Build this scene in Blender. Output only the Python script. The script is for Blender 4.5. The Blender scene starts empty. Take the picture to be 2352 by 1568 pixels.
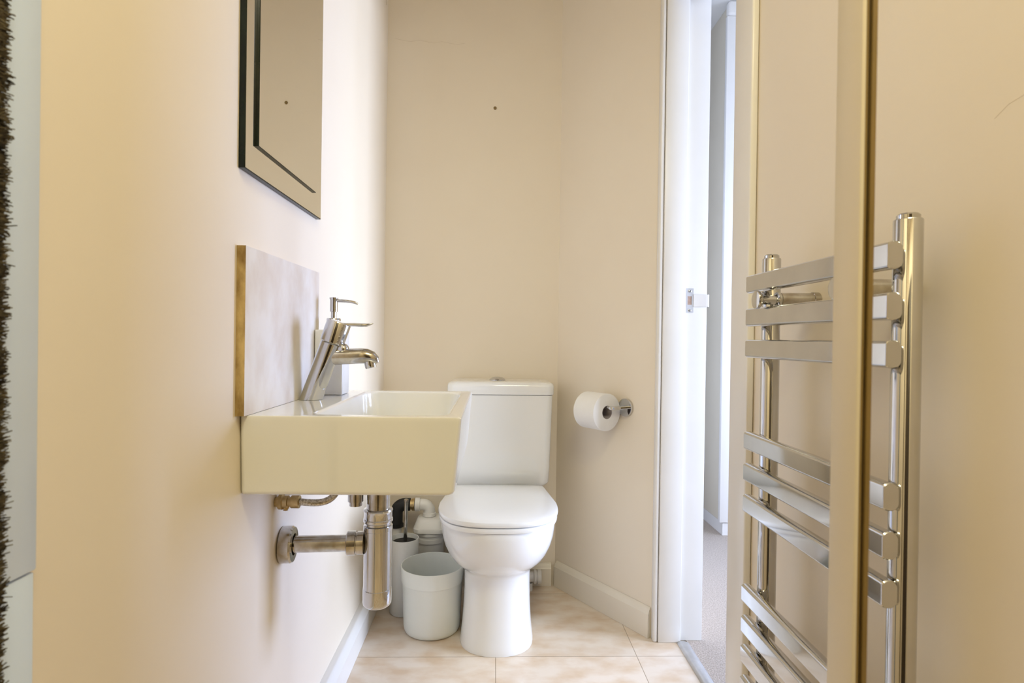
import bpy, bmesh, math, random
from mathutils import Vector, Matrix
random.seed(7)
C = bpy.context.scene.collection
PI = math.pi

# ------------------------------------------------------------------ camera
CAM_H = 0.957
F_PX = 1330.0
cam_d = bpy.data.cameras.new('camera')
cam_d.sensor_width = 36.0
cam_d.lens = 36.0 * F_PX / 2352.0
cam_d.clip_start = 0.05
cam_d.dof.use_dof = True
cam_d.dof.focus_distance = 1.5
cam_d.dof.aperture_fstop = 8.0
cam = bpy.data.objects.new('camera', cam_d)
C.objects.link(cam)
_yaw = math.atan(41 / F_PX)
_pit = -math.atan(7 / F_PX)
_roll = math.radians(0.8)
_fw = Vector((math.sin(_yaw) * math.cos(_pit), math.cos(_yaw) * math.cos(_pit), math.sin(_pit)))
_r0 = Vector((math.cos(_yaw), -math.sin(_yaw), 0))
_u0 = _r0.cross(_fw)
_up = _u0 * math.cos(_roll) - _r0 * math.sin(_roll)
_rt = _r0 * math.cos(_roll) + _u0 * math.sin(_roll)
cam.matrix_world = Matrix(((_rt.x, _up.x, -_fw.x, 0), (_rt.y, _up.y, -_fw.y, 0), (_rt.z, _up.z, -_fw.z, CAM_H), (0, 0, 0, 1)))
bpy.context.scene.camera = cam

# ------------------------------------------------------------------ world, lights, exposure
vs = bpy.context.scene.view_settings
vs.view_transform = 'Standard'
vs.look = 'None'
vs.gamma = 1.0
vs.use_curve_mapping = False
vs.exposure = 0.25

wd = bpy.data.worlds.new('daylight')
wd.use_nodes = True
wd.node_tree.nodes['Background'].inputs[0].default_value = (0.75, 0.86, 1.0, 1)
wd.node_tree.nodes['Background'].inputs[1].default_value = 1.0
bpy.context.scene.world = wd


def area_light(name, loc, target, sx, sy, power, col, spread=PI):
    l = bpy.data.lights.new(name, 'AREA')
    l.shape = 'RECTANGLE'
    l.size = sx
    l.size_y = sy
    l.energy = power
    l.color = col
    l.spread = spread
    o = bpy.data.objects.new(name, l)
    C.objects.link(o)
    o.location = loc
    d = Vector(target) - Vector(loc)
    o.rotation_euler = d.to_track_quat('-Z', 'Y').to_euler()
    return o


# daylight through the bedroom window, and warm lamps in the ceilings
area_light('window_daylight', (3.25, 2.45, 1.12), (0.0, 1.30, 0.95), 1.1, 1.75, 29, (0.45, 0.58, 1.0), math.radians(95))
area_light('side_window_daylight', (3.25, 0.95, 1.12), (0.0, 1.75, 0.85), 1.2, 1.75, 44, (0.60, 0.725, 1.0), math.radians(95))
area_light('shower_ceiling_lamp', (0.20, -0.12, 2.40), (0.20, -0.12, 0.0), 0.45, 0.45, 14.6, (1.0, 0.95, 0.655))


# ------------------------------------------------------------------ materials
def new_mat(name, col, rough=0.5, metal=0.0, coat=0.0, spec=0.5):
    m = bpy.data.materials.new(name)
    m.use_nodes = True
    b = m.node_tree.nodes['Principled BSDF']
    b.inputs['Base Color'].default_value = (*col, 1)
    b.inputs['Roughness'].default_value = rough
    b.inputs['Metallic'].default_value = metal
    b.inputs['Coat Weight'].default_value = coat
    b.inputs['Specular IOR Level'].default_value = spec
    return m


def noisy(name, c1, c2, scale=8.0, rough=0.5, metal=0.0, bump=0.0, bscale=None, coat=0.0, detail=4, stretch=None, lo=0.35, hi=0.65, spec=0.5):
    m = new_mat(name, c1, rough, metal, coat, spec)
    nt = m.node_tree
    b = nt.nodes['Principled BSDF']
    tc = nt.nodes.new('ShaderNodeTexCoord')
    src = tc.outputs['Object']
    if stretch:
        mp = nt.nodes.new('ShaderNodeMapping')
        mp.inputs['Scale'].default_value = stretch
        nt.links.new(src, mp.inputs[0])
        src = mp.outputs[0]
    n = nt.nodes.new('ShaderNodeTexNoise')
    n.inputs['Scale'].default_value = scale
    n.inputs['Detail'].default_value = detail
    nt.links.new(src, n.inputs['Vector'])
    r = nt.nodes.new('ShaderNodeValToRGB')
    r.color_ramp.elements[0].position = lo
    r.color_ramp.elements[1].position = hi
    r.color_ramp.elements[0].color = (*c1, 1)
    r.color_ramp.elements[1].color = (*c2, 1)
    nt.links.new(n.outputs['Fac'], r.inputs[0])
    nt.links.new(r.outputs[0], b.inputs['Base Color'])
    if bump:
        n2 = nt.nodes.new('ShaderNodeTexNoise')
        n2.inputs['Scale'].default_value = bscale or scale * 8
        n2.inputs['Detail'].default_value = 3
        nt.links.new(src, n2.inputs['Vector'])
        bp = nt.nodes.new('ShaderNodeBump')
        bp.inputs['Strength'].default_value = bump
        bp.inputs['Distance'].default_value = 0.002
        nt.links.new(n2.outputs['Fac'], bp.inputs['Height'])
        nt.links.new(bp.outputs[0], b.inputs['Normal'])
    return m


M = {}
M['wall'] = noisy('cream_wall_paint', (0.845, 0.745, 0.60), (0.86, 0.765, 0.622), 3.0, 0.55, bump=0.06, bscale=60)
M['ceiling'] = noisy('ceiling_paint', (0.84, 0.79, 0.70), (0.86, 0.81, 0.72), 3.0, 0.8)
M['bed_wall'] = noisy('bedroom_wall_paint', (0.80, 0.79, 0.76), (0.82, 0.81, 0.78), 3.0, 0.7)
M['gloss'] = noisy('white_gloss_paint', (0.83, 0.80, 0.75), (0.86, 0.83, 0.785), 5.0, 0.28, bump=0.03, bscale=40)
M['skirt'] = noisy('cream_gloss_skirting', (0.82, 0.745, 0.62), (0.84, 0.77, 0.65), 5.0, 0.3)
M['ceramic'] = noisy('white_ceramic', (0.86, 0.855, 0.835), (0.875, 0.87, 0.85), 2.0, 0.07, coat=0.4)
M['seat'] = noisy('white_seat_plastic', (0.87, 0.865, 0.85), (0.88, 0.875, 0.86), 2.0, 0.12, coat=0.3)
M['chrome'] = noisy('chrome', (0.58, 0.58, 0.58), (0.62, 0.62, 0.62), 20.0, 0.06, metal=1.0)
M['worn_chrome'] = noisy('water_spotted_chrome', (0.44, 0.40, 0.34), (0.62, 0.61, 0.59), 45.0, 0.14, metal=1.0)
M['brass'] = noisy('tarnished_brass', (0.42, 0.30, 0.14), (0.60, 0.47, 0.26), 60.0, 0.35, metal=1.0)
M['braid'] = noisy('braided_steel', (0.35, 0.31, 0.25), (0.70, 0.67, 0.62), 300.0, 0.35, metal=1.0)
M['plastic'] = noisy('white_pipe_plastic', (0.78, 0.76, 0.72), (0.82, 0.80, 0.76), 6.0, 0.4)
M['bin'] = noisy('pale_mint_plastic', (0.87, 0.895, 0.83), (0.885, 0.905, 0.845), 6.0, 0.35)
M['holder'] = noisy('offwhite_plastic', (0.83, 0.835, 0.80), (0.85, 0.855, 0.82), 6.0, 0.35)
M['rubber'] = noisy('black_rubber', (0.006, 0.006, 0.006), (0.012, 0.012, 0.012), 30.0, 0.6)
M['dark'] = noisy('dark_void', (0.004, 0.004, 0.004), (0.008, 0.008, 0.008), 30.0, 0.8)
M['paper'] = noisy('toilet_paper', (0.86, 0.84, 0.81), (0.88, 0.86, 0.83), 30.0, 0.9, bump=0.15, bscale=350)
M['card'] = noisy('grey_cardboard', (0.40, 0.35, 0.34), (0.46, 0.41, 0.40), 40.0, 0.9)
M['stone'] = noisy('pinkish_travertine', (0.70, 0.60, 0.505), (0.82, 0.77, 0.71), 15.0, 0.40, bump=0.05, detail=10, lo=0.30, hi=0.62, stretch=(1, 1, 0.7))
M['stone_edge'] = noisy('raw_stone_edge', (0.20, 0.11, 0.02), (0.66, 0.48, 0.20), 30.0, 0.8, bump=0.4, stretch=(1, 1, 0.5))
M['mirror'] = noisy('mirror_silver', (0.86, 0.86, 0.84), (0.87, 0.87, 0.85), 2.0, 0.01, metal=1.0)
M['mirror_edge'] = noisy('dark_green_glass_edge', (0.002, 0.004, 0.003), (0.006, 0.012, 0.007), 12.0, 0.2, spec=0.25)
M['profile'] = noisy('cream_satin_profile', (0.74, 0.66, 0.52), (0.76, 0.68, 0.54), 6.0, 0.35)
M['bronze'] = noisy('bronze_door_edge', (0.22, 0.145, 0.045), (0.25, 0.165, 0.055), 14.0, 0.4)
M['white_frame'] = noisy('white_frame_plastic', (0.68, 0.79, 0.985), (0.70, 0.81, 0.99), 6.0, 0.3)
M['pile'] = noisy('brown_pile', (0.012, 0.008, 0.003), (0.11, 0.085, 0.045), 120.0, 0.95)
M['soap'] = noisy('ivory_dispenser', (0.77, 0.75, 0.70), (0.79, 0.77, 0.72), 6.0, 0.35)
M['alu'] = noisy('aluminium_strip', (0.62, 0.62, 0.62), (0.72, 0.72, 0.72), 30.0, 0.35, metal=1.0)
M['plate'] = noisy('satin_nickel_plate', (0.62, 0.62, 0.63), (0.70, 0.70, 0.71), 30.0, 0.4, metal=0.4)
M['added_door_brown'] = noisy('added_door_dark_brown', (0.035, 0.022, 0.012), (0.06, 0.04, 0.022), 9.0, 0.45, stretch=(6, 6, 0.6))  # dark colour of the added door, mirrored in the chrome
M['wood'] = noisy('bare_wood', (0.42, 0.28, 0.21), (0.55, 0.40, 0.32), 60.0, 0.8)
M['crack'] = new_mat('plaster_crack', (0.60, 0.49, 0.35), 0.9)
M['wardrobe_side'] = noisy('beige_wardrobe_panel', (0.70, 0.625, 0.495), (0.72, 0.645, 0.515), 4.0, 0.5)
M['wardrobe_white'] = noisy('white_wardrobe_paint', (0.80, 0.77, 0.73), (0.82, 0.79, 0.75), 4.0, 0.4)
M['carpet'] = noisy('beige_carpet', (0.43, 0.355, 0.285), (0.59, 0.50, 0.415), 190.0, 0.98, bump=1.0, bscale=320, detail=3)
M['glass'] = new_mat('window_glass', (1, 1, 1), 0.0)
M['glass'].node_tree.nodes['Principled BSDF'].inputs['Transmission Weight'].default_value = 1.0


def tile_material():
    m = noisy('travertine_floor_tiles', (0.75, 0.57, 0.39), (0.885, 0.765, 0.625), 10.0, 0.30, detail=12, stretch=(1, 1.7, 1), lo=0.33, hi=0.60)
    nt = m.node_tree
    b = nt.nodes['Principled BSDF']
    old = b.inputs['Base Color'].links[0].from_socket
    tc = nt.nodes.new('ShaderNodeTexCoord')
    mp = nt.nodes.new('ShaderNodeMapping')
    mp.inputs['Location'].default_value = (-0.017 + 0.428 * 10, -1.736 + 0.428 * 10, 0)
    nt.links.new(tc.outputs['Object'], mp.inputs[0])
    br = nt.nodes.new('ShaderNodeTexBrick')
    br.offset = 0.0
    br.inputs['Color1'].default_value = (0.93, 0.93, 0.93, 1)
    br.inputs['Color2'].default_value = (1, 1, 1, 1)
    br.inputs['Mortar'].default_value = (0.55, 0.50, 0.44, 1)
    br.inputs['Scale'].default_value = 1.0
    br.inputs['Mortar Size'].default_value = 0.0013
    br.inputs['Mortar Smooth'].default_value = 0.3
    br.inputs['Brick Width'].default_value = 0.428
    br.inputs['Row Height'].default_value = 0.428
    nt.links.new(mp.outputs[0], br.inputs['Vector'])
    mx = nt.nodes.new('ShaderNodeMix')
    mx.data_type = 'RGBA'
    mx.blend_type = 'MULTIPLY'
    mx.inputs[0].default_value = 1.0
    nt.links.new(old, mx.inputs[6])
    nt.links.new(br.outputs['Color'], mx.inputs[7])
    nt.links.new(mx.outputs[2], b.inputs['Base Color'])
    bp = nt.nodes.new('ShaderNodeBump')
    bp.invert = True
    bp.inputs['Strength'].default_value = 0.5
    bp.inputs['Distance'].default_value = 0.002
    nt.links.new(br.outputs['Fac'], bp.inputs['Height'])
    nt.links.new(bp.outputs[0], b.inputs['Normal'])
    return m


M['tiles'] = tile_material()


# ------------------------------------------------------------------ mesh helpers
def add_box(bm, lo, hi, bevel=0.0, seg=2, mat=0):
    x0, y0, z0 = lo
    x1, y1, z1 = hi
    v = [bm.verts.new(p) for p in ((x0, y0, z0), (x1, y0, z0), (x1, y1, z0), (x0, y1, z0), (x0, y0, z1), (x1, y0, z1), (x1, y1, z1), (x0, y1, z1))]
    fs = [bm.faces.new([v[i] for i in q]) for q in ((3, 2, 1, 0), (4, 5, 6, 7), (0, 1, 5, 4), (1, 2, 6, 5), (2, 3, 7, 6), (3, 0, 4, 7))]
    for f in fs:
        f.material_index = mat
    if bevel:
        es = list({e for f in fs for e in f.edges})
        bmesh.ops.bevel(bm, geom=es, offset=bevel, segments=seg, affect='EDGES', profile=0.5)
    return fs


def add_loft(bm, rings, cap0=True, cap1=True):
    vr = [[bm.verts.new(p) for p in r] for r in rings]
    n = len(vr[0])
    for a, b in zip(vr, vr[1:]):
        for i in range(n):
            j = (i + 1) % n
            bm.faces.new((a[i], a[j], b[j], b[i]))
    if cap0:
        bm.faces.new(list(reversed(vr[0])))
    if cap1:
        bm.faces.new(vr[-1])


def frame_of(d):
    d = Vector(d).normalized()
    a = Vector((0, 0, 1)) if abs(d.z) < 0.9 else Vector((1, 0, 0))
    u = d.cross(a).normalized()
    return d, u, d.cross(u).normalized()


def add_lathe(bm, base, axis, prof, seg=40, cap=True):
    """prof: list of (radius, distance along the axis)"""
    d, u, w = frame_of(axis)
    base = Vector(base)
    rings = []
    for r, h in prof:
        r = max(r, 1e-5)
        rings.append([base + d * h + (u * math.cos(2 * PI * k / seg) + w * math.sin(2 * PI * k / seg)) * r for k in range(seg)])
    add_loft(bm, rings, cap, cap)


def add_cyl(bm, p0, p1, r, seg=32, bevel=0.0):
    p0, p1 = Vector(p0), Vector(p1)
    L = (p1 - p0).length
    if bevel:
        b = bevel
        prof = [(r - b, 0), (r - 0.3 * b, 0.3 * b), (r, b), (r, L - b), (r - 0.3 * b, L - 0.3 * b), (r - b, L)]
    else:
        prof = [(r, 0), (r, L)]
    add_lathe(bm, p0, p1 - p0, prof, seg)


def add_tube(bm, pts, rad, seg=20):
    pts = [Vector(p) for p in pts]
    if not isinstance(rad, (list, tuple)):
        rad = [rad] * len(pts)
    d, u, w = frame_of(pts[1] - pts[0])
    rings = []
    for i, p in enumerate(pts):
        t = (pts[min(i + 1, len(pts) - 1)] - pts[max(i - 1, 0)]).normalized()
        u = (u - t * u.dot(t)).normalized()
        w = t.cross(u)
        rings.append([p + (u * math.cos(2 * PI * k / seg) + w * math.sin(2 * PI * k / seg)) * rad[i] for k in range(seg)])
    add_loft(bm, rings)


def bez(p0, p1, p2, p3, n=14):
    p0, p1, p2, p3 = map(Vector, (p0, p1, p2, p3))
    return [p0 * (1 - t) ** 3 + p1 * 3 * t * (1 - t) ** 2 + p2 * 3 * t * t * (1 - t) + p3 * t ** 3 for t in [k / n for k in range(n + 1)]]


def arc(c, a, b, r, n=10, full=PI / 2):
    c, a, b = Vector(c), Vector(a), Vector(b)
    return [c + (a * math.cos(full * k / n) + b * math.sin(full * k / n)) * r for k in range(n + 1)]


def add_prism(bm, poly, z0, z1):
    add_loft(bm, [[(x, y, z0) for x, y in poly], [(x, y, z1) for x, y in poly]])


def rrect(cx, cy, hx, hy, r, z, n=8):
    """rounded rectangle ring, counter-clockwise"""
    r = min(r, hx - 1e-4, hy - 1e-4)
    pts = []
    for sx, sy, a0 in ((1, 1, 0), (-1, 1, PI / 2), (-1, -1, PI), (1, -1, 1.5 * PI)):
        for k in range(n + 1):
            a = a0 + PI / 2 * k / n
            pts.append((cx + sx * (hx - r) + r * math.cos(a), cy + sy * (hy - r) + r * math.sin(a), z))
    return pts


def obj(name, bm, mats, parent=None, smooth=35, origin=None):
    bmesh.ops.recalc_face_normals(bm, faces=bm.faces[:])
    o_loc = Vector(origin) if origin else Vector((0, 0, 0))
    me = bpy.data.meshes.new(name)
    if origin:
        bmesh.ops.translate(bm, verts=bm.verts[:], vec=-o_loc)
    bm.to_mesh(me)
    bm.free()
    if not isinstance(mats, (list, tuple)):
        mats = [mats]
    for m in mats:
        me.materials.append(M[m] if isinstance(m, str) else m)
    if smooth:
        me.shade_smooth()
        me.set_sharp_from_angle(angle=math.radians(smooth))
    o = bpy.data.objects.new(name, me)
    C.objects.link(o)
    if parent is not None:
        o.parent = parent
        root = Vector((0, 0, 0))
        p = parent
        while p is not None:
            root += p.location
            p = p.parent
        o.location = o_loc - root
    else:
        o.location = o_loc
    return o


def tag(o, label=None, cat=None, group=None, kind=None):
    if label:
        o['label'] = label
    if cat:
        o['category'] = cat
    if group:
        o['group'] = group
    if kind:
        o['kind'] = kind
    return o


def flat_normals(o):
    md = o.modifiers.new('normals', 'WEIGHTED_NORMAL')
    md.keep_sharp = True
    md.weight = 80
    return o


def thing(name, label, cat, loc, group=None):
    o = bpy.data.objects.new(name, None)
    o.empty_display_size = 0.05
    C.objects.link(o)
    o.location = loc
    return tag(o, label, cat, group)


def struct(name, bm, mats, label, cat, smooth=0):
    return tag(obj(name, bm, mats, None, smooth), label, cat, kind='structure')


def B():
    return bmesh.new()


# ------------------------------------------------------------------ the setting
XL, XR = -0.425, 0.545          # left and right wall faces
YB = 2.25                       # back wall face
YS = -0.75                      # wall behind the shower
ZC = 2.45                       # WC ceiling
ZB = 2.62                       # bedroom ceiling
A0, A1 = (0.249, YB), (0.520, 1.842)   # the slanting wall
JF, JN = 1.842, 1.290           # door jambs, far and near
XO = 0.662                      # bedroom side of the partition
DH = 2.06                       # door head

bm = B()
add_box(bm, (XL, YS, -0.06), (0.603, YB, 0.0))
struct('floor', bm, 'tiles', 'beige travertine tiled floor of the small toilet room', 'floor')

bm = B()
add_box(bm, (0.627, -0.9, -0.06), (3.3, 4.2, 0.0))
carpet = struct('floor_bedroom', bm, 'carpet', 'pale beige carpet of the room beyond the doorway', 'carpet')

bm = B()
add_box(bm, (XL - 0.12, YS - 0.12, -0.06), (XL, YB + 0.12, ZC))
wl = struct('wall_left', bm, 'wall', 'cream painted left wall behind the basin and mirror', 'wall')
bm = B()
add_box(bm, (XL, YB, -0.06), (A0[0], YB + 0.12, ZC))
wb = struct('wall_back', bm, 'wall', 'cream painted back wall above the toilet cistern', 'wall')
bm = B()
add_prism(bm, [A0, A1, (XO, A1[1]), (XO, YB + 0.12), (A0[0], YB + 0.12)], -0.06, ZC)
wa = struct('wall_slanting', bm, 'wall', 'cream slanting wall between back wall and doorway with the roll holder', 'wall')
bm = B()
add_box(bm, (XR, YS - 0.12, -0.06), (XO, JN, ZC))
add_box(bm, (XR, JN, DH), (XO, JF, ZC))
wr = struct('wall_right', bm, 'wall', 'cream painted right wall behind the chrome towel radiator', 'wall')
bm = B()
add_box(bm, (XL, YS - 0.12, -0.06), (XR, YS, ZC))
struct('wall_front', bm, 'wall', 'cream wall at the near end of the room', 'wall')
bm = B()
add_box(bm, (XL - 0.12, YS - 0.12, ZC), (XO, YB + 0.12, ZC + 0.1))
struct('ceiling', bm, 'ceiling', 'plain ceiling of the small toilet room', 'ceiling')

bm = B()
add_box(bm, (XL + 0.10, YS + 0.0005, 0.003), (XR - 0.12, YS + 0.04, 2.02), 0.003)  # added unseen door, put here to darken the chrome's reflections
struct('added_dark_door', bm, 'added_door_brown', 'added unseen dark brown door at the near end, for the chrome to reflect', 'door', 30)

# fine plaster cracks, parts of their walls
def crack(pts, parent, w=0.0009):
    bm = B()
    add_tube(bm, pts, w, 6)
    obj('hairline_crack', bm, 'crack', parent)


crack([(-0.398 + 0.03 * k, YB, 2.105 - 0.004 * (k % 3) - 0.001 * k) for k in range(10)], wb, 0.0003)
crack([(XL, 2.205, 2.45 - 0.03 * k) if k % 2 else (XL, 2.209, 2.45 - 0.03 * k) for k in range(9)], wl, 0.0012)
crack([(A0[0] + 0.004, YB - 0.005, 2.45 - 0.05 * k) for k in range(12)], wa, 0.0004)
crack([(XR, 0.62 - 0.018 * k, 1.205 + 0.0062 * k + 0.003 * math.sin(k * 1.7)) for k in range(14)], wr, 0.0002)

# skirting boards
def skirt(name, p, q, n, label, h=0.088, t=0.026, mat='skirt'):
    bm = B()
    p, q, n = Vector((*p, 0)), Vector((*q, 0)), Vector((*n, 0)).normalized()
    prof = [(0, 0.0005), (t, 0.0005), (t, h - 0.022), (t - 0.004, h - 0.016), (t - 0.006, h - 0.010), (t - 0.012, h - 0.002), (t - 0.016, h), (0, h)]
    add_loft(bm, [[e + n * a + Vector((0, 0, z)) for a, z in prof] for e in (p, q)])
    return struct(name, bm, mat, label, 'baseboard', 30)


skirt('baseboard_left', (XL, YS), (XL, YB), (1, 0), 'white skirting board along the left wall under the basin', t=0.03, mat='gloss')
skirt('baseboard_back', (XL + 0.03, YB), (A0[0] - 0.016, YB), (0, -1), 'cream skirting board along the back wall behind the pan', t=0.018)
dx, dy = A1[0] - A0[0], A1[1] - A0[1]
L = math.hypot(dx, dy)
SD = Vector((dx / L, dy / L, 0))            # along the slanting wall, towards the door
SN = Vector((dy / L, -dx / L, 0))           # out of the slanting wall, into the room
skirt('baseboard_slanting', (A0[0] + SD.x * 0.012, A0[1] + SD.y * 0.012), (A1[0] - SD.x * 0.006, A1[1] - SD.y * 0.006), (SN.x, SN.y), 'cream skirting board along the slanting wall under the paper roll', h=0.098, t=0.014)

# door lining, architraves and stop
bm = B()
add_box(bm, (0.531, JF - 0.016, 0.0), (XO + 0.014, JF - 0.0005, DH), 0.002)
add_box(bm, (0.516, JF - 0.027, 0.0), (0.5305, JF - 0.0005, DH + 0.05), 0.005, 3)
add_box(bm, (0.5312, JF - 0.030, 0.0), (0.6035, JF - 0.0165, DH - 0.02), 0.003)
lin = struct('door_1', bm, 'gloss', 'white gloss far jamb of the doorway, with stop and architrave edge', 'door frame', 30)
bm = B()
add_box(bm, (XR - 0.016, JN - 0.095, 0.0), (XR - 0.0005, JN - 0.008, DH + 0.06), 0.004, 3)
add_box(bm, (XR - 0.006, JN - 0.0075, 0.0), (XO + 0.014, JN + 0.016, DH), 0.002)
struct('trim_1', bm, 'gloss', 'white lining and architrave on the near side of the doorway', 'architrave', 30)
bm = B()
add_box(bm, (XR, JN + 0.0165, DH - 0.02), (XO + 0.01, JF - 0.031, DH - 0.0005), 0.002)
struct('trim_2', bm, 'gloss', 'white head lining of the doorway', 'door frame', 30)
bm = B()
add_loft(bm, [[(0.603 + a, y, z) for a, z in ((-0.012, 0.0005), (-0.006, 0.005), (0.0, 0.0065), (0.010, 0.0065), (0.022, 0.004), (0.026, 0.0005))] for y in (JN + 0.017, JF - 0.031)])
struct('trim_3', bm, 'alu', 'metal threshold strip between tiles and carpet', 'threshold', 40)

# strike plate on the jamb
sp = thing('strike_plate', 'small bright strike plate screwed to the white door jamb', 'strike plate', (0.626, JF - 0.017, 1.085))
yj = JF - 0.0165
bm = B()
x0, x1 = 0.608, 0.632
z0, z1, h0, h1 = 1.047, 1.124, 1.072, 1.099
xa, xb = 0.613, 0.626
for lo, hi in (((x0, z0), (x1, h0)), ((x0, h1), (x1, z1)), ((x0, h0), (xa, h1)), ((xb, h0), (x1, h1))):
    add_box(bm, (lo[0], yj - 0.0016, lo[1]), (hi[0], yj, hi[1]))
obj('plate', bm, 'plate', sp, 30)
bm = B()
pts = [(0.632, yj - 0.0008), (0.650, yj - 0.0008), (0.672, yj - 0.001), (0.680, yj - 0.0004), (0.684, yj + 0.005)]
for (a, b), (c, d) in zip(pts, pts[1:]):
    v = [bm.verts.new(p) for p in ((a, b, 1.066), (c, d, 1.066), (c, d, 1.105), (a, b, 1.105), (a, b - 0.0016, 1.066), (c, d - 0.0016, 1.066), (c, d - 0.0016, 1.105), (a, b - 0.0016, 1.105))]
    for q in ((0, 1, 2, 3), (7, 6, 5, 4), (0, 4, 5, 1), (1, 5, 6, 2), (2, 6, 7, 3), (3, 7, 4, 0)):
        bm.faces.new([v[i] for i in q])
tag(obj('lip', bm, 'gloss', sp, 60), 'white painted curved lip')
bm = B()
add_box(bm, (xa, yj - 0.0006, h0), (xb, yj - 0.0001, h1))
tag(obj('latch_hole', bm, 'wood', sp, 0), 'bare wood in the latch hole')
for z in (1.054, 1.115):
    bm = B()
    add_lathe(bm, (0.620, yj - 0.0016, z), (0, -1, 0), [(0.0042, 0), (0.0042, 0.0008), (0.003, 0.0014), (0.0014, 0.0014), (0.0014, 0.0006)], 16)
    obj('screw', bm, 'chrome', sp, 30)

# bedroom beyond the doorway
bm = B()
add_box(bm, (XO, 4.2, -0.06), (3.3, 4.3, ZB))
struct('wall_bedroom_back', bm, 'bed_wall', 'pale far wall of the room beyond the doorway', 'wall')
bm = B()
add_box(bm, (XO, -1.0, -0.06), (3.3, -0.9, ZB))
struct('wall_bedroom_front', bm, 'bed_wall', 'pale near wall of the room beyond the doorway', 'wall')
WY0, WY1, WZ0, WZ1 = 1.85, 3.05, 0.20, 2.05
bm = B()
add_box(bm, (3.3, -1.0, -0.06), (3.42, 0.3, ZB))
add_box(bm, (3.3, 1.6, -0.06), (3.42, WY0, ZB))
add_box(bm, (3.3, 0.3, -0.06), (3.42, 1.6, WZ0))
add_box(bm, (3.3, 0.3, WZ1), (3.42, 1.6, ZB))
add_box(bm, (3.3, WY1, -0.06), (3.42, 4.3, ZB))
add_box(bm, (3.3, WY0, -0.06), (3.42, WY1, WZ0))
add_box(bm, (3.3, WY0, WZ1), (3.42, WY1, ZB))
struct('wall_bedroom_right', bm, 'bed_wall', 'pale wall with the window in the room beyond the doorway', 'wall')
bm = B()
add_box(bm, (XO, YB + 0.12, -0.06), (XO + 0.02, 4.2, ZB))
struct('wall_bedroom_left', bm, 'bed_wall', 'pale left wall of the room beyond the doorway', 'wall')
bm = B()
add_box(bm, (XO, -1.0, ZB), (3.42, 4.3, ZB + 0.1))
struct('ceiling_bedroom', bm, 'bed_wall', 'white ceiling of the room beyond the doorway', 'ceiling')
for wn, wlab, wa0, wa1 in (('window_1', 'white window frame in the room beyond the doorway, farther one', WY0, WY1), ('window_2', 'white window frame in the room beyond the doorway, nearer one', 0.3, 1.6)):
    bm = B()
    for lo, hi in (((3.33, wa0, WZ0), (3.39, wa0 + 0.06, WZ1)), ((3.33, wa1 - 0.06, WZ0), (3.39, wa1, WZ1)), ((3.33, wa0 + 0.06, WZ0), (3.39, wa1 - 0.06, WZ0 + 0.06)), ((3.33, wa0 + 0.06, WZ1 - 0.06), (3.39, wa1 - 0.06, WZ1))):
        add_box(bm, lo, hi, 0.004)
    struct(wn, bm, 'gloss', wlab, 'window', 30)

# fitted wardrobe
wx, wy = 1.138, 2.814
wt = thing('fitted_wardrobe', 'tall white fitted wardrobe with beige side beyond the doorway', 'wardrobe', (wx, wy, 0))
bm = B()
add_box(bm, (wx, wy + 0.02, 0.062), (1.85, 3.6, ZB - 0.001))
obj('carcass', bm, 'wardrobe_side', wt, 0)
bm = B()
add_box(bm, (wx, wy + 0.003, 0.0005), (1.85, 3.6, 0.061))
obj('plinth', bm, 'wardrobe_white', wt, 0)
bm = B()
add_box(bm, (wx - 0.018, wy - 0.006, 0.066), (wx + 0.050, wy + 0.0195, ZB - 0.07), 0.002)
obj('stile', bm, 'wardrobe_white', wt, 30)
bm = B()
add_box(bm, (wx + 0.054, wy - 0.004, 0.075), (1.84, wy + 0.0195, ZB - 0.14), 0.003)
wdr = obj('wardrobe_door', bm, 'wardrobe_white', wt, 30)
bm = B()
add_box(bm, (wx - 0.018, wy - 0.02, ZB - 0.069), (1.85, wy + 0.0195, ZB - 0.001), 0.012, 4)
obj('cornice', bm, 'wardrobe_white', wt, 30)
bm = B()
add_box(bm, (1.75, wy - 0.03, 1.0), (1.77, wy - 0.018, 1.16), 0.004)
add_box(bm, (1.755, wy - 0.018, 1.02), (1.765, wy - 0.0045, 1.03))
add_box(bm, (1.755, wy - 0.018, 1.13), (1.765, wy - 0.0045, 1.14))
obj('handle', bm, 'chrome', wdr, 30)

# ------------------------------------------------------------------ wash basin
ZT, ZU = 0.822, 0.688
BX0, BX1, BY0, BY1 = XL + 0.001, -0.053, 0.980, 1.468
basin = thing('wash_basin', 'white rectangular wall-hung ceramic basin on the left wall', 'basin', (XL, 1.22, ZU))
bcx, bcy, bhx, bhy = (BX0 + BX1) / 2, (BY0 + BY1) / 2, (BX1 - BX0) / 2, (BY1 - BY0) / 2


def brect(z, ins, r, left_fixed=True):
    # outer outline; the left edge stays on the wall
    x0, x1 = BX0, BX1 - ins
    return rrect((x0 + x1) / 2, bcy, (x1 - x0) / 2, bhy - ins * 0.4, r, z)


ix0, ix1, iy0, iy1 = -0.313, -0.078, 1.006, 1.442


def irect(z, ins, r):
    return rrect((ix0 + ix1) / 2, (iy0 + iy1) / 2, (ix1 - ix0) / 2 - ins, (iy1 - iy0) / 2 - ins, r, z)


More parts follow.
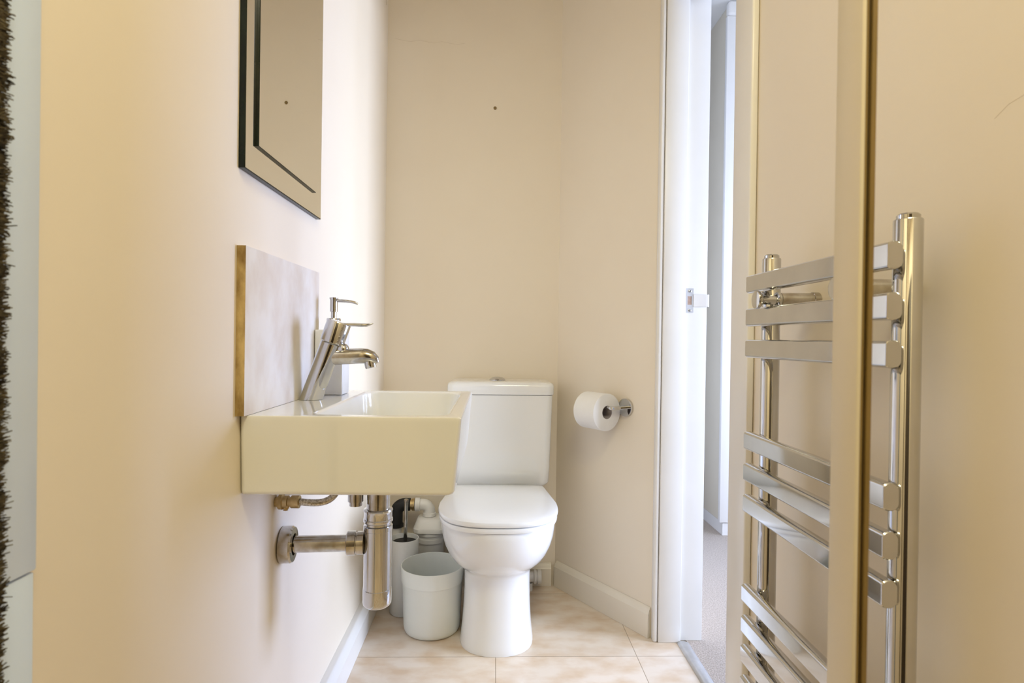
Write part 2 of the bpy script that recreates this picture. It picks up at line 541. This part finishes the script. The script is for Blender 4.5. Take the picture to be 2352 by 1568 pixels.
bm = B()
add_loft(bm, [brect(ZU, 0.020, 0.010), brect(ZU + 0.002, 0.014, 0.010), brect(ZU + 0.007, 0.0105, 0.010), brect(ZT - 0.008, 0.001, 0.008),
              brect(ZT - 0.003, 0.0008, 0.008), brect(ZT - 0.0008, 0.0025, 0.008), brect(ZT, 0.006, 0.008),
              irect(ZT, -0.004, 0.030), irect(ZT - 0.001, 0.0, 0.028), irect(ZT - 0.005, 0.004, 0.028), irect(ZT - 0.06, 0.010, 0.032), irect(ZT - 0.082, 0.020, 0.04), irect(ZT - 0.094, 0.045, 0.05), irect(ZT - 0.098, 0.09, 0.02)])
flat_normals(obj('bowl', bm, 'ceramic', basin, 40))
bm = B()
add_lathe(bm, (-0.205, 1.22, ZT - 0.0975), (0, 0, 1), [(0.032, 0), (0.032, 0.002), (0.028, 0.004), (0.022, 0.003), (0.020, 0.006), (0.012, 0.008), (0.0, 0.0085)])
tag(obj('drain', bm, 'chrome', basin, 40), 'chrome drain')

# tap
TX, TY = -0.386, 1.238
tap = thing('mixer_tap', 'chrome slanted single-lever mixer tap on the white basin', 'tap', (TX, TY, ZT))
ax = Vector((0.0575, 0, 0.164)).normalized()
t0 = Vector((TX, TY, ZT))
bm = B()
R = 0.0225
d, u, w = ax, Vector((0, 1, 0)), ax.cross(Vector((0, 1, 0)))
ring0, seg = [], 40
for k in range(seg):
    a = 2 * PI * k / seg
    p = t0 + (u * math.cos(a) + w * math.sin(a)) * R
    p = p + ax * ((ZT + 0.0005 - p.z) / ax.z)       # foot cut level with the deck
    ring0.append(p)
rings = [ring0]
for h, r in ((0.06, R), (0.126, R), (0.1275, R - 0.0015)):
    rings.append([t0 + ax * h + (u * math.cos(2 * PI * k / seg) + w * math.sin(2 * PI * k / seg)) * r for k in range(seg)])
add_loft(bm, rings)
obj('body', bm, 'chrome', tap, 40)
bm = B()
add_lathe(bm, t0 + ax * 0.1285, ax, [(R + 0.001, 0), (R + 0.0028, 0.0015), (R + 0.0028, 0.0445), (R + 0.0018, 0.0462), (R - 0.002, 0.047)], 40)
head = obj('head', bm, 'chrome', tap, 40)
bm = B()
lv0 = t0 + ax * 0.156 + Vector((0.022, 0, 0.0125))
LP = [(-0.006, -0.0005, 0.010, 0.0040), (0.018, -0.0003, 0.0095, 0.0042), (0.032, -0.0008, 0.0092, 0.0042), (0.042, -0.0004, 0.009, 0.0036), (0.049, 0.0012, 0.008, 0.0022), (0.0545, 0.0026, 0.006, 0.0009)]
rings = []
for x, z, hw, ht in LP:
    rings.append([(lv0.x + x, lv0.y + hw * math.copysign(abs(math.cos(a)) ** 0.6, math.cos(a)), lv0.z + z + ht * math.copysign(abs(math.sin(a)) ** 0.8, math.sin(a))) for a in [2 * PI * k / 20 for k in range(20)]])
add_loft(bm, rings)
obj('lever', bm, 'chrome', tap, 45)
bm = B()
s0 = t0 + ax * 0.092
path = [(s0.x, TY, 0.9125), (s0.x + 0.028, TY, 0.9135), (-0.302, TY, 0.9145), (-0.283, TY, 0.9155), (-0.270, TY, 0.9150), (-0.260, TY, 0.9120), (-0.252, TY, 0.9065), (-0.2475, TY, 0.9010)]
add_tube(bm, path, [0.0175, 0.0172, 0.0168, 0.0165, 0.0158, 0.0142, 0.0105, 0.005], 28)
spout = obj('spout', bm, 'worn_chrome', tap, 45)
bm = B()
add_lathe(bm, (-0.2635, TY, 0.9045), (0.22, 0, -1), [(0.012, 0), (0.012, 0.012), (0.0112, 0.0145), (0.009, 0.0145), (0.009, 0.011)], 28)
obj('aerator', bm, 'chrome', spout, 40)
bm = B()
# saddle between head and spout
add_tube(bm, bez(t0 + ax * 0.122 + Vector((0.016, 0, 0)), t0 + ax * 0.112 + Vector((0.022, 0, 0)), (-0.318, TY, 0.930), (-0.309, TY, 0.9285), 8), [0.010, 0.0105, 0.011, 0.0115, 0.012, 0.0122, 0.0118, 0.010, 0.006], 20)
obj('spout_collar', bm, 'chrome', tap, 45)

# soap dispenser
DX0, DX1, DY0, DY1 = XL + 0.0166, XL + 0.0166 + 0.064, 1.330, 1.392
sd = thing('soap_dispenser', 'tall square ivory soap dispenser with chrome pump behind the tap', 'soap dispenser', ((DX0 + DX1) / 2, (DY0 + DY1) / 2, ZT))
bm = B()
add_box(bm, (DX0, DY0, ZT + 0.0005), (DX1, DY1, 0.971), 0.003, 3)
obj('bottle', bm, 'soap', sd, 40)
pcx, pcy = (DX0 + DX1) / 2 + 0.002, (DY0 + DY1) / 2
bm = B()
add_lathe(bm, (pcx, pcy, 0.971), (0, 0, 1), [(0.0155, 0.0003), (0.016, 0.001), (0.016, 0.025), (0.015, 0.027), (0.0065, 0.0275)])
obj('pump_collar', bm, 'chrome', sd, 40)
bm = B()
add_lathe(bm, (pcx, pcy, 0.9985), (0, 0, 1), [(0.0062, 0), (0.0062, 0.014), (0.0085, 0.015), (0.0085, 0.042), (0.0100, 0.0455), (0.0100, 0.0475), (0.006, 0.0485)])
pump = obj('pump', bm, 'chrome', sd, 40)
bm = B()
add_tube(bm, bez((pcx + 0.006, pcy, 1.039), (pcx + 0.025, pcy, 1.039), (pcx + 0.042, pcy, 1.039), (pcx + 0.055, pcy, 1.0325), 10), [0.0036] * 7 + [0.0034, 0.0032, 0.003, 0.0026], 16)
obj('nozzle', bm, 'chrome', pump, 50)

# splashback
bm = B()
fs = add_box(bm, (XL + 0.0003, 0.966, ZT + 0.0005), (XL + 0.015, 1.366, 1.104), 0.0)
for f in bm.faces:
    if abs(f.normal.y) > 0.5 and f.calc_center_median().y < 1.0:
        f.material_index = 1
bm.normal_update()
for f in bm.faces:
    f.material_index = 1 if f.calc_center_median().y < 0.97 else 0
tag(obj('stone_splashback', bm, ['stone', 'stone_edge'], None, 0, origin=(XL, 1.16, ZT)), 'marbled stone splashback tile standing behind the tap', 'splashback')

# mirror
mz1 = 2.05
mr = thing('wall_mirror', 'frameless rectangular mirror with dark edges on the wall above the basin', 'mirror', (XL, 1.176, 1.235))


def slab(x0, x1, y0, y1, z0, z1, bev):
    """a glass slab: dark edges, silvered front with a narrow dark bevel"""
    bm = B()
    rs = [[(x, y, z) for y, z in ((y0 + e, z0 + e), (y1 - e, z0 + e), (y1 - e, z1 - e), (y0 + e, z1 - e))] for x, e in ((x0, 0), (x1 - bev, 0), (x1, bev))]
    add_loft(bm, rs)
    bm.normal_update()
    for f in bm.faces:
        c = f.calc_center_median()
        f.material_index = 0 if abs(c.x - x1) < 1e-6 else 1
    return bm


obj('back_glass', slab(XL + 0.0005, XL + 0.011, 0.968, 1.386, 1.232, mz1, 0.0015), ['mirror', 'mirror_edge'], mr, 0)
obj('front_glass', slab(XL + 0.0112, XL + 0.0162, 1.010, 1.330, 1.281, mz1 - 0.05, 0.0012), ['mirror', 'mirror_edge'], mr, 0)

# ------------------------------------------------------------------ pipes under the basin
tcx, tcy = -0.234, 1.20
tr = thing('bottle_trap', 'chrome bottle trap and waste pipe under the basin', 'waste trap', (tcx, tcy, 0.40))
bm = B()
add_lathe(bm, (tcx, tcy, ZU), (0, 0, -1), [(0.0245, 0.0005), (0.0245, 0.030), (0.0235, 0.031), (0.0235, 0.090)])
obj('tailpipe', bm, 'worn_chrome', tr, 40)
bm = B()
add_lathe(bm, (tcx, tcy, 0.604), (0, 0, -1), [(0.024, 0), (0.029, 0.0015), (0.030, 0.004), (0.029, 0.0065), (0.0285, 0.0075), (0.0285, 0.020), (0.030, 0.0215), (0.030, 0.026), (0.0285, 0.028), (0.027, 0.029), (0.027, 0.033)])
obj('compression_nut', bm, 'chrome', tr, 40)
bm = B()
add_lathe(bm, (tcx, tcy, 0.5705), (0, 0, -1), [(0.027, 0), (0.0295, 0.0015), (0.0295, 0.010), (0.0285, 0.011), (0.0285, 0.130), (0.0295, 0.131), (0.0295, 0.158), (0.0285, 0.163), (0.025, 0.1665), (0.018, 0.168), (0, 0.168)])
obj('trap_body', bm, 'chrome', tr, 35)
zp = 0.533
ypw = 1.185
pd = Vector((XL - tcx, ypw - tcy, 0)).normalized()
q = Vector((tcx, tcy, zp))
bm = B()
add_lathe(bm, q + pd * 0.026, pd, [(0.018, 0), (0.023, 0.002), (0.023, 0.015), (0.021, 0.016), (0.021, 0.0175), (0.024, 0.0185), (0.0245, 0.034), (0.023, 0.036), (0.0165, 0.036)])
obj('side_nut', bm, 'worn_chrome', tr, 35)
bm = B()
Lp = (Vector((XL, ypw, zp)) - q).length
add_cyl(bm, q + pd * 0.058, q + pd * (Lp - 0.004), 0.0168)
obj('waste_pipe', bm, 'worn_chrome', tr, 40)
bm = B()
add_lathe(bm, q + pd * (Lp - 0.001), -pd, [(0.036, 0), (0.0365, 0.002), (0.0365, 0.020), (0.034, 0.0235), (0.0215, 0.024), (0.0205, 0.018), (0.0205, 0.004)])
obj('wall_flange', bm, 'worn_chrome', tr, 35)

# water supply
for i, (yv, zz, dxh) in enumerate(((1.150, 0.630, 0.0), (1.235, 0.640, 0.02))):
    ht = thing('supply_hose', ('braided supply hose with brass valve nearest the camera, under the basin', 'second braided supply hose, behind the nearer one, under the basin')[i], 'water hose', (XL, yv, zz), 'hoses feeding the tap')
    bm = B()
    add_lathe(bm, (XL + 0.0005, yv, zz), (1, 0, 0), [(0.010, 0), (0.010, 0.006), (0.015, 0.007), (0.0155, 0.014), (0.012, 0.016), (0.012, 0.024), (0.0095, 0.025), (0.0095, 0.030), (0.0125, 0.031), (0.0125, 0.046), (0.008, 0.047)], 6 if False else 24)
    obj('valve', bm, 'brass', ht, 30)
    bm = B()
    add_lathe(bm, (XL + 0.020, yv, zz), (0, 0, -1), [(0.007, 0.008), (0.007, 0.013), (0.0045, 0.014), (0.0045, 0.017)], 16)
    obj('valve_screw', bm, 'brass', ht, 30)
    bm = B()
    xs = XL + 0.0475
    xe = -0.300 - dxh
    add_tube(bm, bez((xs, yv, zz), (xs + 0.035, yv, zz - 0.004), (xs + 0.055, yv + 0.008, zz - 0.006), (xe - 0.012, yv + 0.02, zz + 0.014), 10) + bez((xe - 0.012, yv + 0.02, zz + 0.014), (xe + 0.010, yv + 0.03, zz + 0.030), (xe + 0.012, yv + 0.04, ZU - 0.015), (xe + 0.013, yv + 0.04, ZU - 0.001), 8)[1:], 0.0068, 14)
    obj('hose', bm, 'braid', ht, 60)
# fixing nut beside the tailpipe
bm = B()
add_lathe(bm, (-0.279, 1.195, ZU - 0.0005), (0, 0, -1), [(0.013, 0), (0.013, 0.05), (0.016, 0.051), (0.016, 0.068), (0.013, 0.069), (0.013, 0.077), (0.009, 0.078)], 24)
tag(obj('fixing_nut', bm, 'worn_chrome', None, 30, origin=(-0.279, 1.195, ZU)), 'small metal fixing nut under the basin, left of the chrome tailpipe', 'nut')

# ------------------------------------------------------------------ toilet
CX = 0.020
wc = thing('toilet', 'white close-coupled toilet with closed seat against the back wall', 'toilet', (CX, 1.95, 0))


def dshape(hw, yf, yb, z, hb=None, a=None, n=2.4, cx=CX, m=36):
    """outline from above: rounded front, straight sides running back"""
    hb = hw if hb is None else hb
    a = a or hw * 1.15
    pts = []
    yc = yf + a
    for k in range(m + 1):
        t = PI * k / m
        c, s = math.cos(t), math.sin(t)
        pts.append((cx - hw * math.copysign(abs(c) ** (2 / n), c), yc - a * abs(s) ** (2 / n), z))
    # right side back, rounded back corners, left side
    r = min(0.02, hb * 0.4)
    back = []
    for k in range(5):
        t = PI / 2 * k / 4
        back.append((cx + hb - r + r * math.cos(t), yb - r + r * math.sin(t), z))
    for k in range(5):
        t = PI / 2 + PI / 2 * k / 4
        back.append((cx - hb + r + r * math.cos(t), yb - r + r * math.sin(t), z))
    mid1 = [(cx + hw + (hb - hw) * q, yc + (yb - r - yc) * q, z) for q in (0.33, 0.66)]
    mid2 = [(cx - hb + (hb - hw) * q, yb - r + (yc - yb + r) * q, z) for q in (0.33, 0.66)]
    return pts + mid1 + back + mid2


bm = B()
prof = [  # z, half width, front y, back half width, front curve depth
    (0.0005, 0.115, 1.731, 0.105, 0.115), (0.012, 0.1155, 1.730, 0.105, 0.115), (0.030, 0.113, 1.733, 0.102, 0.115), (0.07, 0.109, 1.738, 0.098, 0.112),
    (0.13, 0.1055, 1.742, 0.096, 0.11), (0.19, 0.104, 1.742, 0.095, 0.108), (0.228, 0.1045, 1.738, 0.095, 0.108), (0.243, 0.107, 1.730, 0.096, 0.11),
    (0.252, 0.116, 1.716, 0.098, 0.12), (0.262, 0.127, 1.700, 0.10, 0.135), (0.280, 0.143, 1.678, 0.105, 0.15), (0.302, 0.156, 1.656, 0.11, 0.17),
    (0.330, 0.167, 1.634, 0.118, 0.19), (0.360, 0.1735, 1.618, 0.13, 0.20), (0.388, 0.1765, 1.609, 0.14, 0.21), (0.405, 0.177, 1.606, 0.145, 0.21), (0.411, 0.175, 1.608, 0.145, 0.208)]
add_loft(bm, [dshape(hw, yf, 2.225, z, hb, a, 2.25) for z, hw, yf, hb, a in prof])
add_box(bm, (CX - 0.145, 2.02, 0.33), (CX + 0.145, 2.235, 0.424), 0.02, 4)
obj('pan', bm, 'ceramic', wc, 50)


def lidloft(z0, z1, r, hw, yf, hb, dome=0.0):
    rings = []
    for i, (e, z) in enumerate(((r, z0), (r * 0.3, z0 + r * 0.3), (0, z0 + r), (0, z1 - r), (r * 0.3, z1 - r * 0.3), (r, z1), (r + 0.02, z1 + dome * 0.5), (r + 0.06, z1 + dome * 0.9), (r + 0.10, z1 + dome))):
        rings.append(dshape(hw - e, yf + e, 2.022 - e, z, hb - e, 0.205 - e, 2.7))
    return rings


bm = B()
add_loft(bm, lidloft(0.4125, 0.4275, 0.004, 0.1805, 1.602, 0.158)[:6])
obj('seat_ring', bm, 'seat', wc, 40)
bm = B()
add_loft(bm, lidloft(0.4292, 0.4462, 0.0065, 0.183, 1.599, 0.160, 0.007))
obj('seat_lid', bm, 'seat', wc, 40)
for s in (-1, 1):
    bm = B()
    add_cyl(bm, (CX + s * 0.075, 2.028, 0.4242), (CX + s * 0.075, 2.028, 0.441), 0.011, 20, 0.002)
    obj('hinge', bm, 'seat', wc, 40)
# cistern
bm = B()
TCX = 0.026
rings = []
for z, hw, yf, r in ((0.4245, 0.150, 2.075, 0.02), (0.432, 0.166, 2.062, 0.025), (0.445, 0.176, 2.055, 0.025), (0.50, 0.179, 2.053, 0.025), (0.60, 0.182, 2.052, 0.025), (0.755, 0.186, 2.050, 0.025)):
    rings.append(rrect(TCX, (yf + 2.246) / 2, hw, (2.246 - yf) / 2, r, z))
add_loft(bm, rings)
obj('cistern', bm, 'ceramic', wc, 40)
bm = B()
rings = []
for z, e in ((0.7565, 0.004), (0.7585, 0.001), (0.762, 0), (0.786, 0), (0.793, 0.0015), (0.798, 0.006), (0.801, 0.014), (0.803, 0.035)):
    rings.append(rrect(TCX, (2.045 + 2.248) / 2, 0.190 - e, (2.248 - 2.045) / 2 - e, 0.026, z))
add_loft(bm, rings)
lid = obj('cistern_lid', bm, 'ceramic', wc, 40)
bm = B()
add_lathe(bm, (0.014, 2.135, 0.8032), (0, 0, 1), [(0.030, 0), (0.030, 0.002), (0.026, 0.0065), (0.018, 0.0105), (0.008, 0.0122), (0.0, 0.0126)])
tag(obj('flush_button', bm, 'chrome', lid, 40), 'chrome domed flush button')

# ------------------------------------------------------------------ bin
bn = thing('waste_bin', 'pale mint plastic waste bin on the floor left of the toilet', 'bin', (-0.192, 1.910, 0))
bm = B()
add_lathe(bm, (-0.192, 1.910, 0), (0, 0, 1), [(0.0, 0.0005), (0.080, 0.0005), (0.087, 0.003), (0.091, 0.010), (0.0925, 0.02), (0.0975, 0.162), (0.0985, 0.164)], 64, False)
add_lathe(bm, (-0.192, 1.910, 0), (0, 0, 1), [(0.0985, 0.164), (0.1025, 0.2105), (0.1020, 0.2120), (0.1005, 0.2120), (0.1, 0.2105), (0.0955, 0.158), (0.0905, 0.02), (0.085, 0.006), (0.0, 0.006)], 64, False)
bmesh.ops.remove_doubles(bm, verts=bm.verts[:], dist=1e-5)
obj('body', bm, 'bin', bn, 50)
bm = B()
add_lathe(bm, (-0.192, 1.910, 0), (0, 0, 1), [(0.0988, 0.1625), (0.1008, 0.1640), (0.1036, 0.2100), (0.1028, 0.2125), (0.1010, 0.2128), (0.1002, 0.2120)], 64, False)
obj('rim', bm, 'bin', bn, 40)

# toilet brush
tb = thing('toilet_brush_holder', 'tall white cylinder toilet brush holder behind the bin', 'toilet brush holder', (-0.304, 2.025, 0))
bm = B()
add_lathe(bm, (-0.304, 2.025, 0), (0, 0, 1), [(0.0, 0.0005), (0.044, 0.0005), (0.047, 0.004), (0.0505, 0.256), (0.0500, 0.2585), (0.0485, 0.2585), (0.048, 0.256), (0.045, 0.02), (0.0, 0.02)], 48, False)
obj('holder', bm, 'holder', tb, 40)
br = thing('toilet_brush', 'toilet brush with thin steel handle standing in its holder', 'toilet brush', (-0.304, 2.025, 0.0205))
bm = B()
add_lathe(bm, (-0.302, 2.025, 0.10), (0.012, 0, 1), [(0.0065, 0), (0.0065, 0.283), (0.0078, 0.285), (0.0078, 0.291), (0.005, 0.293)], 20)
obj('handle', bm, 'worn_chrome', br, 40)
bm = B()
add_lathe(bm, (-0.304, 2.025, 0.021), (0, 0, 1), [(0.02, 0), (0.036, 0.01), (0.038, 0.07), (0.02, 0.085), (0.0, 0.086)], 28)
obj('bristle_head', bm, 'rubber', br, 40)
bm = B()
add_lathe(bm, (-0.3013, 2.025, 0.2395), (0, 0, 1), [(0.012, 0), (0.044, 0.001), (0.044, 0.004), (0.012, 0.007)], 36)
tag(obj('splash_disc', bm, 'rubber', br, 40), 'black splash disc')

# soil pipe and fittings behind the pan
spx, spy = -0.225, 2.15
so = thing('soil_pipe_stub', 'white plastic soil pipe stub with lidded cap and elbow behind the bin', 'pipe', (spx, spy, 0))
bm = B()
add_lathe(bm, (spx, spy, 0), (0, 0, 1), [(0.048, 0.0005), (0.048, 0.205), (0.054, 0.208), (0.054, 0.222), (0.050, 0.224), (0.050, 0.232), (0.056, 0.235), (0.056, 0.246)], 40)
obj('socket', bm, 'plastic', so, 35)
bm = B()
rings = [rrect(spx, spy, 0.060 - e, 0.060 - e, 0.03, z) for z, e in ((0.2465, 0.004), (0.249, 0.0), (0.262, 0.0), (0.266, 0.003), (0.288, 0.010), (0.294, 0.016), (0.296, 0.026))]
add_loft(bm, rings)
obj('cap', bm, 'plastic', so, 40)
bm = B()
ze = 0.338
add_tube(bm, [(spx - 0.006, spy, 0.2965), (spx - 0.006, spy, ze - 0.026)] + arc((spx - 0.030, spy, ze - 0.024), (1, 0, 0), (0, 0, 1), 0.024, 8)[1:] + [(spx - 0.048, spy, ze)], 0.021, 24)
add_lathe(bm, (spx - 0.006, spy, 0.297), (0, 0, 1), [(0.021, 0), (0.0245, 0.0005), (0.0245, 0.012), (0.021, 0.013)], 24)
add_lathe(bm, (spx - 0.040, spy, ze), (-1, 0, 0), [(0.021, 0), (0.0245, 0.0005), (0.0245, 0.018), (0.019, 0.019)], 24)
obj('elbow', bm, 'plastic', so, 40)
bm = B()
add_lathe(bm, (spx - 0.0595, spy, ze), (-1, 0, 0), [(0.019, 0), (0.0225, 0.001), (0.0225, 0.010), (0.018, 0.0105), (0.018, 0.016)], 24)
tag(obj('hose_clip', bm, 'brass', so, 35), 'brass hose clip')

rp = thing('waste_pipe', 'black rubber elbow on a white pipe in the back left corner', 'pipe', (-0.352, spy, 0))
bm = B()
xr = -0.352
add_tube(bm, [(xr, spy, 0.262), (xr, spy, ze - 0.032)] + arc((xr + 0.03, spy, ze - 0.030), (-1, 0, 0), (0, 0, 1), 0.030, 8)[1:] + [(spx - 0.077, spy, ze)], 0.023, 24)
add_lathe(bm, (xr, spy, 0.255), (0, 0, 1), [(0.02, 0), (0.026, 0.001), (0.026, 0.012), (0.023, 0.013)], 24)
tag(obj('rubber_elbow', bm, 'rubber', rp, 45), 'black rubber elbow')
bm = B()
add_cyl(bm, (xr, spy, 0.0005), (xr, spy, 0.2545), 0.0185, 28)
obj('pipe', bm, 'plastic', rp, 40)

# pipe fitting to the right of the pan
fp = thing('pipe_fitting', 'small white ribbed pipe fitting on the floor right of the toilet pedestal', 'pipe fitting', (0.180, 2.21, 0))
bm = B()
add_lathe(bm, (0.135, 2.195, 0.052), (1, 0, 0), [(0.020, 0), (0.020, 0.028), (0.026, 0.029), (0.026, 0.036), (0.022, 0.037), (0.022, 0.042), (0.026, 0.043), (0.026, 0.055), (0.022, 0.057)], 24)
obj('ribbed_collar', bm, 'plastic', fp, 35)
bm = B()
add_cyl(bm, (0.148, 2.195, 0.0005), (0.148, 2.195, 0.03), 0.011, 20)
obj('foot', bm, 'plastic', fp, 40)

# ------------------------------------------------------------------ toilet roll holder
disc = Vector((0.451, 0, 0.729))
tt = (disc.x - A0[0]) / SD.x
disc.y = A0[1] + SD.y * tt
rh = thing('toilet_roll_holder', 'chrome toilet roll holder arm on the slanting wall', 'toilet roll holder', tuple(disc))
bm = B()
add_lathe(bm, disc + SN * 0.0005, SN, [(0.029, 0), (0.0305, 0.001), (0.0305, 0.0085), (0.0295, 0.010), (0.0, 0.010)], 40)
obj('wall_plate', bm, 'chrome', rh, 40)
bm = B()
STO = 0.070
p0 = disc + SN * 0.0105
p1 = disc + SN * (STO - 0.014)
p2 = disc + SN * STO - SD * 0.014
p3 = disc + SN * STO - SD * 0.135
add_tube(bm, [p0, p1] + bez(p1, disc + SN * (STO - 0.004), disc + SN * STO - SD * 0.004, p2, 8)[1:] + [p3], 0.0062, 18)
obj('arm', bm, 'chrome', rh, 50)
RR, RHOLE = 0.0625, 0.0215
rc = disc + SN * STO - SD * 0.021 - Vector((0, 0, RHOLE - 0.0066))
ro = thing('toilet_roll', 'full white toilet paper roll hanging on the chrome holder', 'toilet roll', tuple(rc))
bm = B()
add_lathe(bm, rc, -SD, [(RHOLE + 0.0012, 0.0), (RR - 0.002, 0.0), (RR, 0.0015), (RR, 0.0985), (RR - 0.002, 0.10), (RHOLE + 0.0012, 0.10), (RHOLE + 0.0012, 0.0)], 56, False)
obj('paper', bm, 'paper', ro, 40)
bm = B()
add_lathe(bm, rc, -SD, [(RHOLE, 0.0), (RHOLE + 0.0011, 0.0), (RHOLE + 0.0011, 0.10), (RHOLE, 0.10), (RHOLE, 0.0)], 40, False)
obj('cardboard_core', bm, 'card', ro, 40)

# screw left in the back wall
bm = B()
add_lathe(bm, (-0.009, YB - 0.0003, 1.848), (0, -1, 0), [(0.0062, 0), (0.0062, 0.002), (0.004, 0.004), (0.0015, 0.004), (0.0015, 0.002)], 18)
tag(obj('screw', bm, 'bronze', None, 30, origin=(-0.009, YB, 1.848)), 'small dark screw head left in the back wall above the cistern', 'screw')

# ------------------------------------------------------------------ towel radiator
RX = 0.450
RN, RF = 0.652, 1.026
PX, PR = 0.4855, 0.0155
PN, PF = 0.668, 1.004
tw = thing('towel_radiator', 'chrome ladder towel radiator with flat rails on the right wall', 'towel radiator', (PX, (RN + RF) / 2, 0.15))
tops = [1.0755, 1.0165, 0.961, 0.7965, 0.740, 0.684, 0.523, 0.467, 0.4145, 0.359]
RHH, RD = 0.0325, 0.019


def rail_bm(zc):
    bm = B()
    sec = []
    for sx, sz, a0 in ((1, 1, 0), (-1, 1, PI / 2), (-1, -1, PI), (1, -1, 1.5 * PI)):
        rx, rz = (0.0090, 0.0085) if sx > 0 else (0.0088, 0.0046)
        for k in range(9):
            a = a0 + PI / 2 * k / 8
            sec.append((sx * (RD / 2 - rx) + rx * math.cos(a), sz * (RHH / 2 - rz) + rz * math.sin(a)))
    # crisp flat front with small chamfers, rounder back
    rings = []
    for y, sc in ((RN, 0.93), (RN + 0.0012, 1.0), (RF - 0.0012, 1.0), (RF, 0.93)):
        rings.append([(RX + RD / 2 + x * sc, y, zc + z * sc) for x, z in sec])
    add_loft(bm, rings)
    return bm


for ztop in tops:
    zc = ztop - RHH / 2
    rl = flat_normals(obj('rail', rail_bm(zc), 'chrome', tw, 35))
    for y in (PN, PF):
        bm = B()
        add_cyl(bm, (RX + RD - 0.001, y, zc), (PX - PR + 0.004, y, zc), 0.0095, 18)
        obj('weld', bm, 'worn_chrome', rl, 40)
for y in (PN, PF):
    bm = B()
    add_lathe(bm, (PX, y, 0.16), (0, 0, 1), [(PR - 0.002, 0), (PR, 0.001), (PR, 0.942), (PR - 0.001, 0.9435), (PR - 0.003, 0.944)], 40)
    pl = obj('post', bm, 'chrome', tw, 40)
    bm = B()
    add_lathe(bm, (PX, y, 1.1035), (0, 0, 1), [(PR - 0.003, 0), (PR - 0.003, 0.0045), (PR - 0.005, 0.0065), (0, 0.007)], 32)
    obj('end_cap', bm, 'chrome', pl, 40)
    bm = B()
    add_lathe(bm, (PX, y, 0.1598), (0, 0, -1), [(0.011, 0), (0.011, 0.03), (0.014, 0.031), (0.014, 0.055), (0.0075, 0.056), (0.0075, 0.1593)], 24)
    obj('valve', bm, 'chrome', pl, 40)
for y in (0.962, 0.735):
    zb = 1.0275
    bm = B()
    add_lathe(bm, (RX - 0.0125, y, zb), (1, 0, 0), [(0.0125, 0), (0.0150, 0.001), (0.0155, 0.003), (0.0150, 0.0065), (0.011, 0.010), (0.0075, 0.012), (0.0075, 0.035), (0.010, 0.037), (0.0135, 0.037), (0.0135, 0.041)], 32)
    bk = obj('bracket', bm, 'chrome', tw, 40)
    bm = B()
    add_lathe(bm, (RX + 0.0287, y, zb), (1, 0, 0), [(0.0115, 0), (0.0130, 0.0015), (0.0130, 0.055), (0.0145, 0.056), (0.0145, XR - RX - 0.0287 - 0.0003)], 32)
    obj('bracket_sleeve', bm, 'worn_chrome', bk, 40)

# ------------------------------------------------------------------ shower door edge, right foreground
dr = thing('shower_door_stile', 'cream edge of an open folding shower door standing in front of the radiator', 'shower door', (0.273, 0.434, 0))
bm = B()
add_box(bm, (0.2672, 0.4182, 0.0005), (0.2704, 0.450, 2.02), 0.0006, 2)
tag(obj('cream_profile', bm, 'profile', dr, 30), 'cream satin profile')
bm = B()
add_box(bm, (0.27045, 0.4186, 0.0005), (0.2725, 0.450, 2.02), 0.0003, 1)
tag(obj('inner_edge', bm, 'bronze', dr, 30), 'dark bronze inner edge')
bm = B()
add_box(bm, (0.27255, 0.4225, 0.0005), (0.2751, 0.450, 2.02))
tag(obj('seal_gap', bm, 'dark', dr, 0), 'black seal')
bm = B()
add_box(bm, (0.27515, 0.4186, 0.0005), (0.2790, 0.450, 2.02), 0.0006, 2)
tag(obj('outer_edge', bm, 'bronze', dr, 30), 'dark bronze outer edge')

# ------------------------------------------------------------------ white frame and brush seal, left foreground
fr = thing('white_door_frame', 'narrow white frame upright fixed to the left wall at the photo edge', 'door frame', (XL, 0.515, 0))
bm = B()
add_box(bm, (XL + 0.0005, 0.4905, 0.74), (XL + 0.010, 0.5415, 2.3), 0.002, 2)
obj('upper_upright', bm, 'white_frame', fr, 30)
bm = B()
add_box(bm, (XL + 0.0005, 0.4905, 0.0905), (XL + 0.0085, 0.5405, 0.7385), 0.002, 2)
obj('lower_upright', bm, 'white_frame', fr, 30)

bs = thing('brush_seal', 'dark brown fuzzy pile strip running up the left photo edge', 'brush seal', (XL + 0.02, 0.46, 0))
bm = B()
add_box(bm, (XL + 0.0125, 0.44, 0.0915), (XL + 0.020, 0.4875, 2.3), 0.002, 2)
obj('backing', bm, 'pile', bs, 30)
bm = B()
for k in range(16000):
    z = 0.30 + 1.35 * random.random()
    y0 = 0.478 + 0.011 * random.random()
    x0 = XL + 0.0125 + 0.008 * random.random()
    tuft = 0.5 + 0.5 * math.sin(z * 260) * math.sin(z * 97 + 1.3)
    ln = 0.003 + 0.004 * random.random() + 0.004 * tuft
    d = Vector((random.gauss(0.1, 0.3), 1.0, random.gauss(0.1, 0.3))).normalized()
    s = Vector((random.uniform(-1, 1), 0, random.uniform(-1, 1))).normalized() * 0.0007
    p = Vector((x0, y0, z))
    e = p + d * ln
    m_ = (p + e) / 2 + Vector((0, 0, 0.0008))
    t = s.cross(d).normalized() * 0.0007
    a = [bm.verts.new(p + q) for q in (s, t, -s, -t)]
    b = [bm.verts.new(e + q * 0.7) for q in (s, t, -s, -t)]
    for i in range(4):
        bm.faces.new((a[i], a[(i + 1) % 4], b[(i + 1) % 4], b[i]))
    bm.faces.new(b)
pile = obj('pile', bm, 'pile', bs, 0)
pile['kind'] = 'stuff'
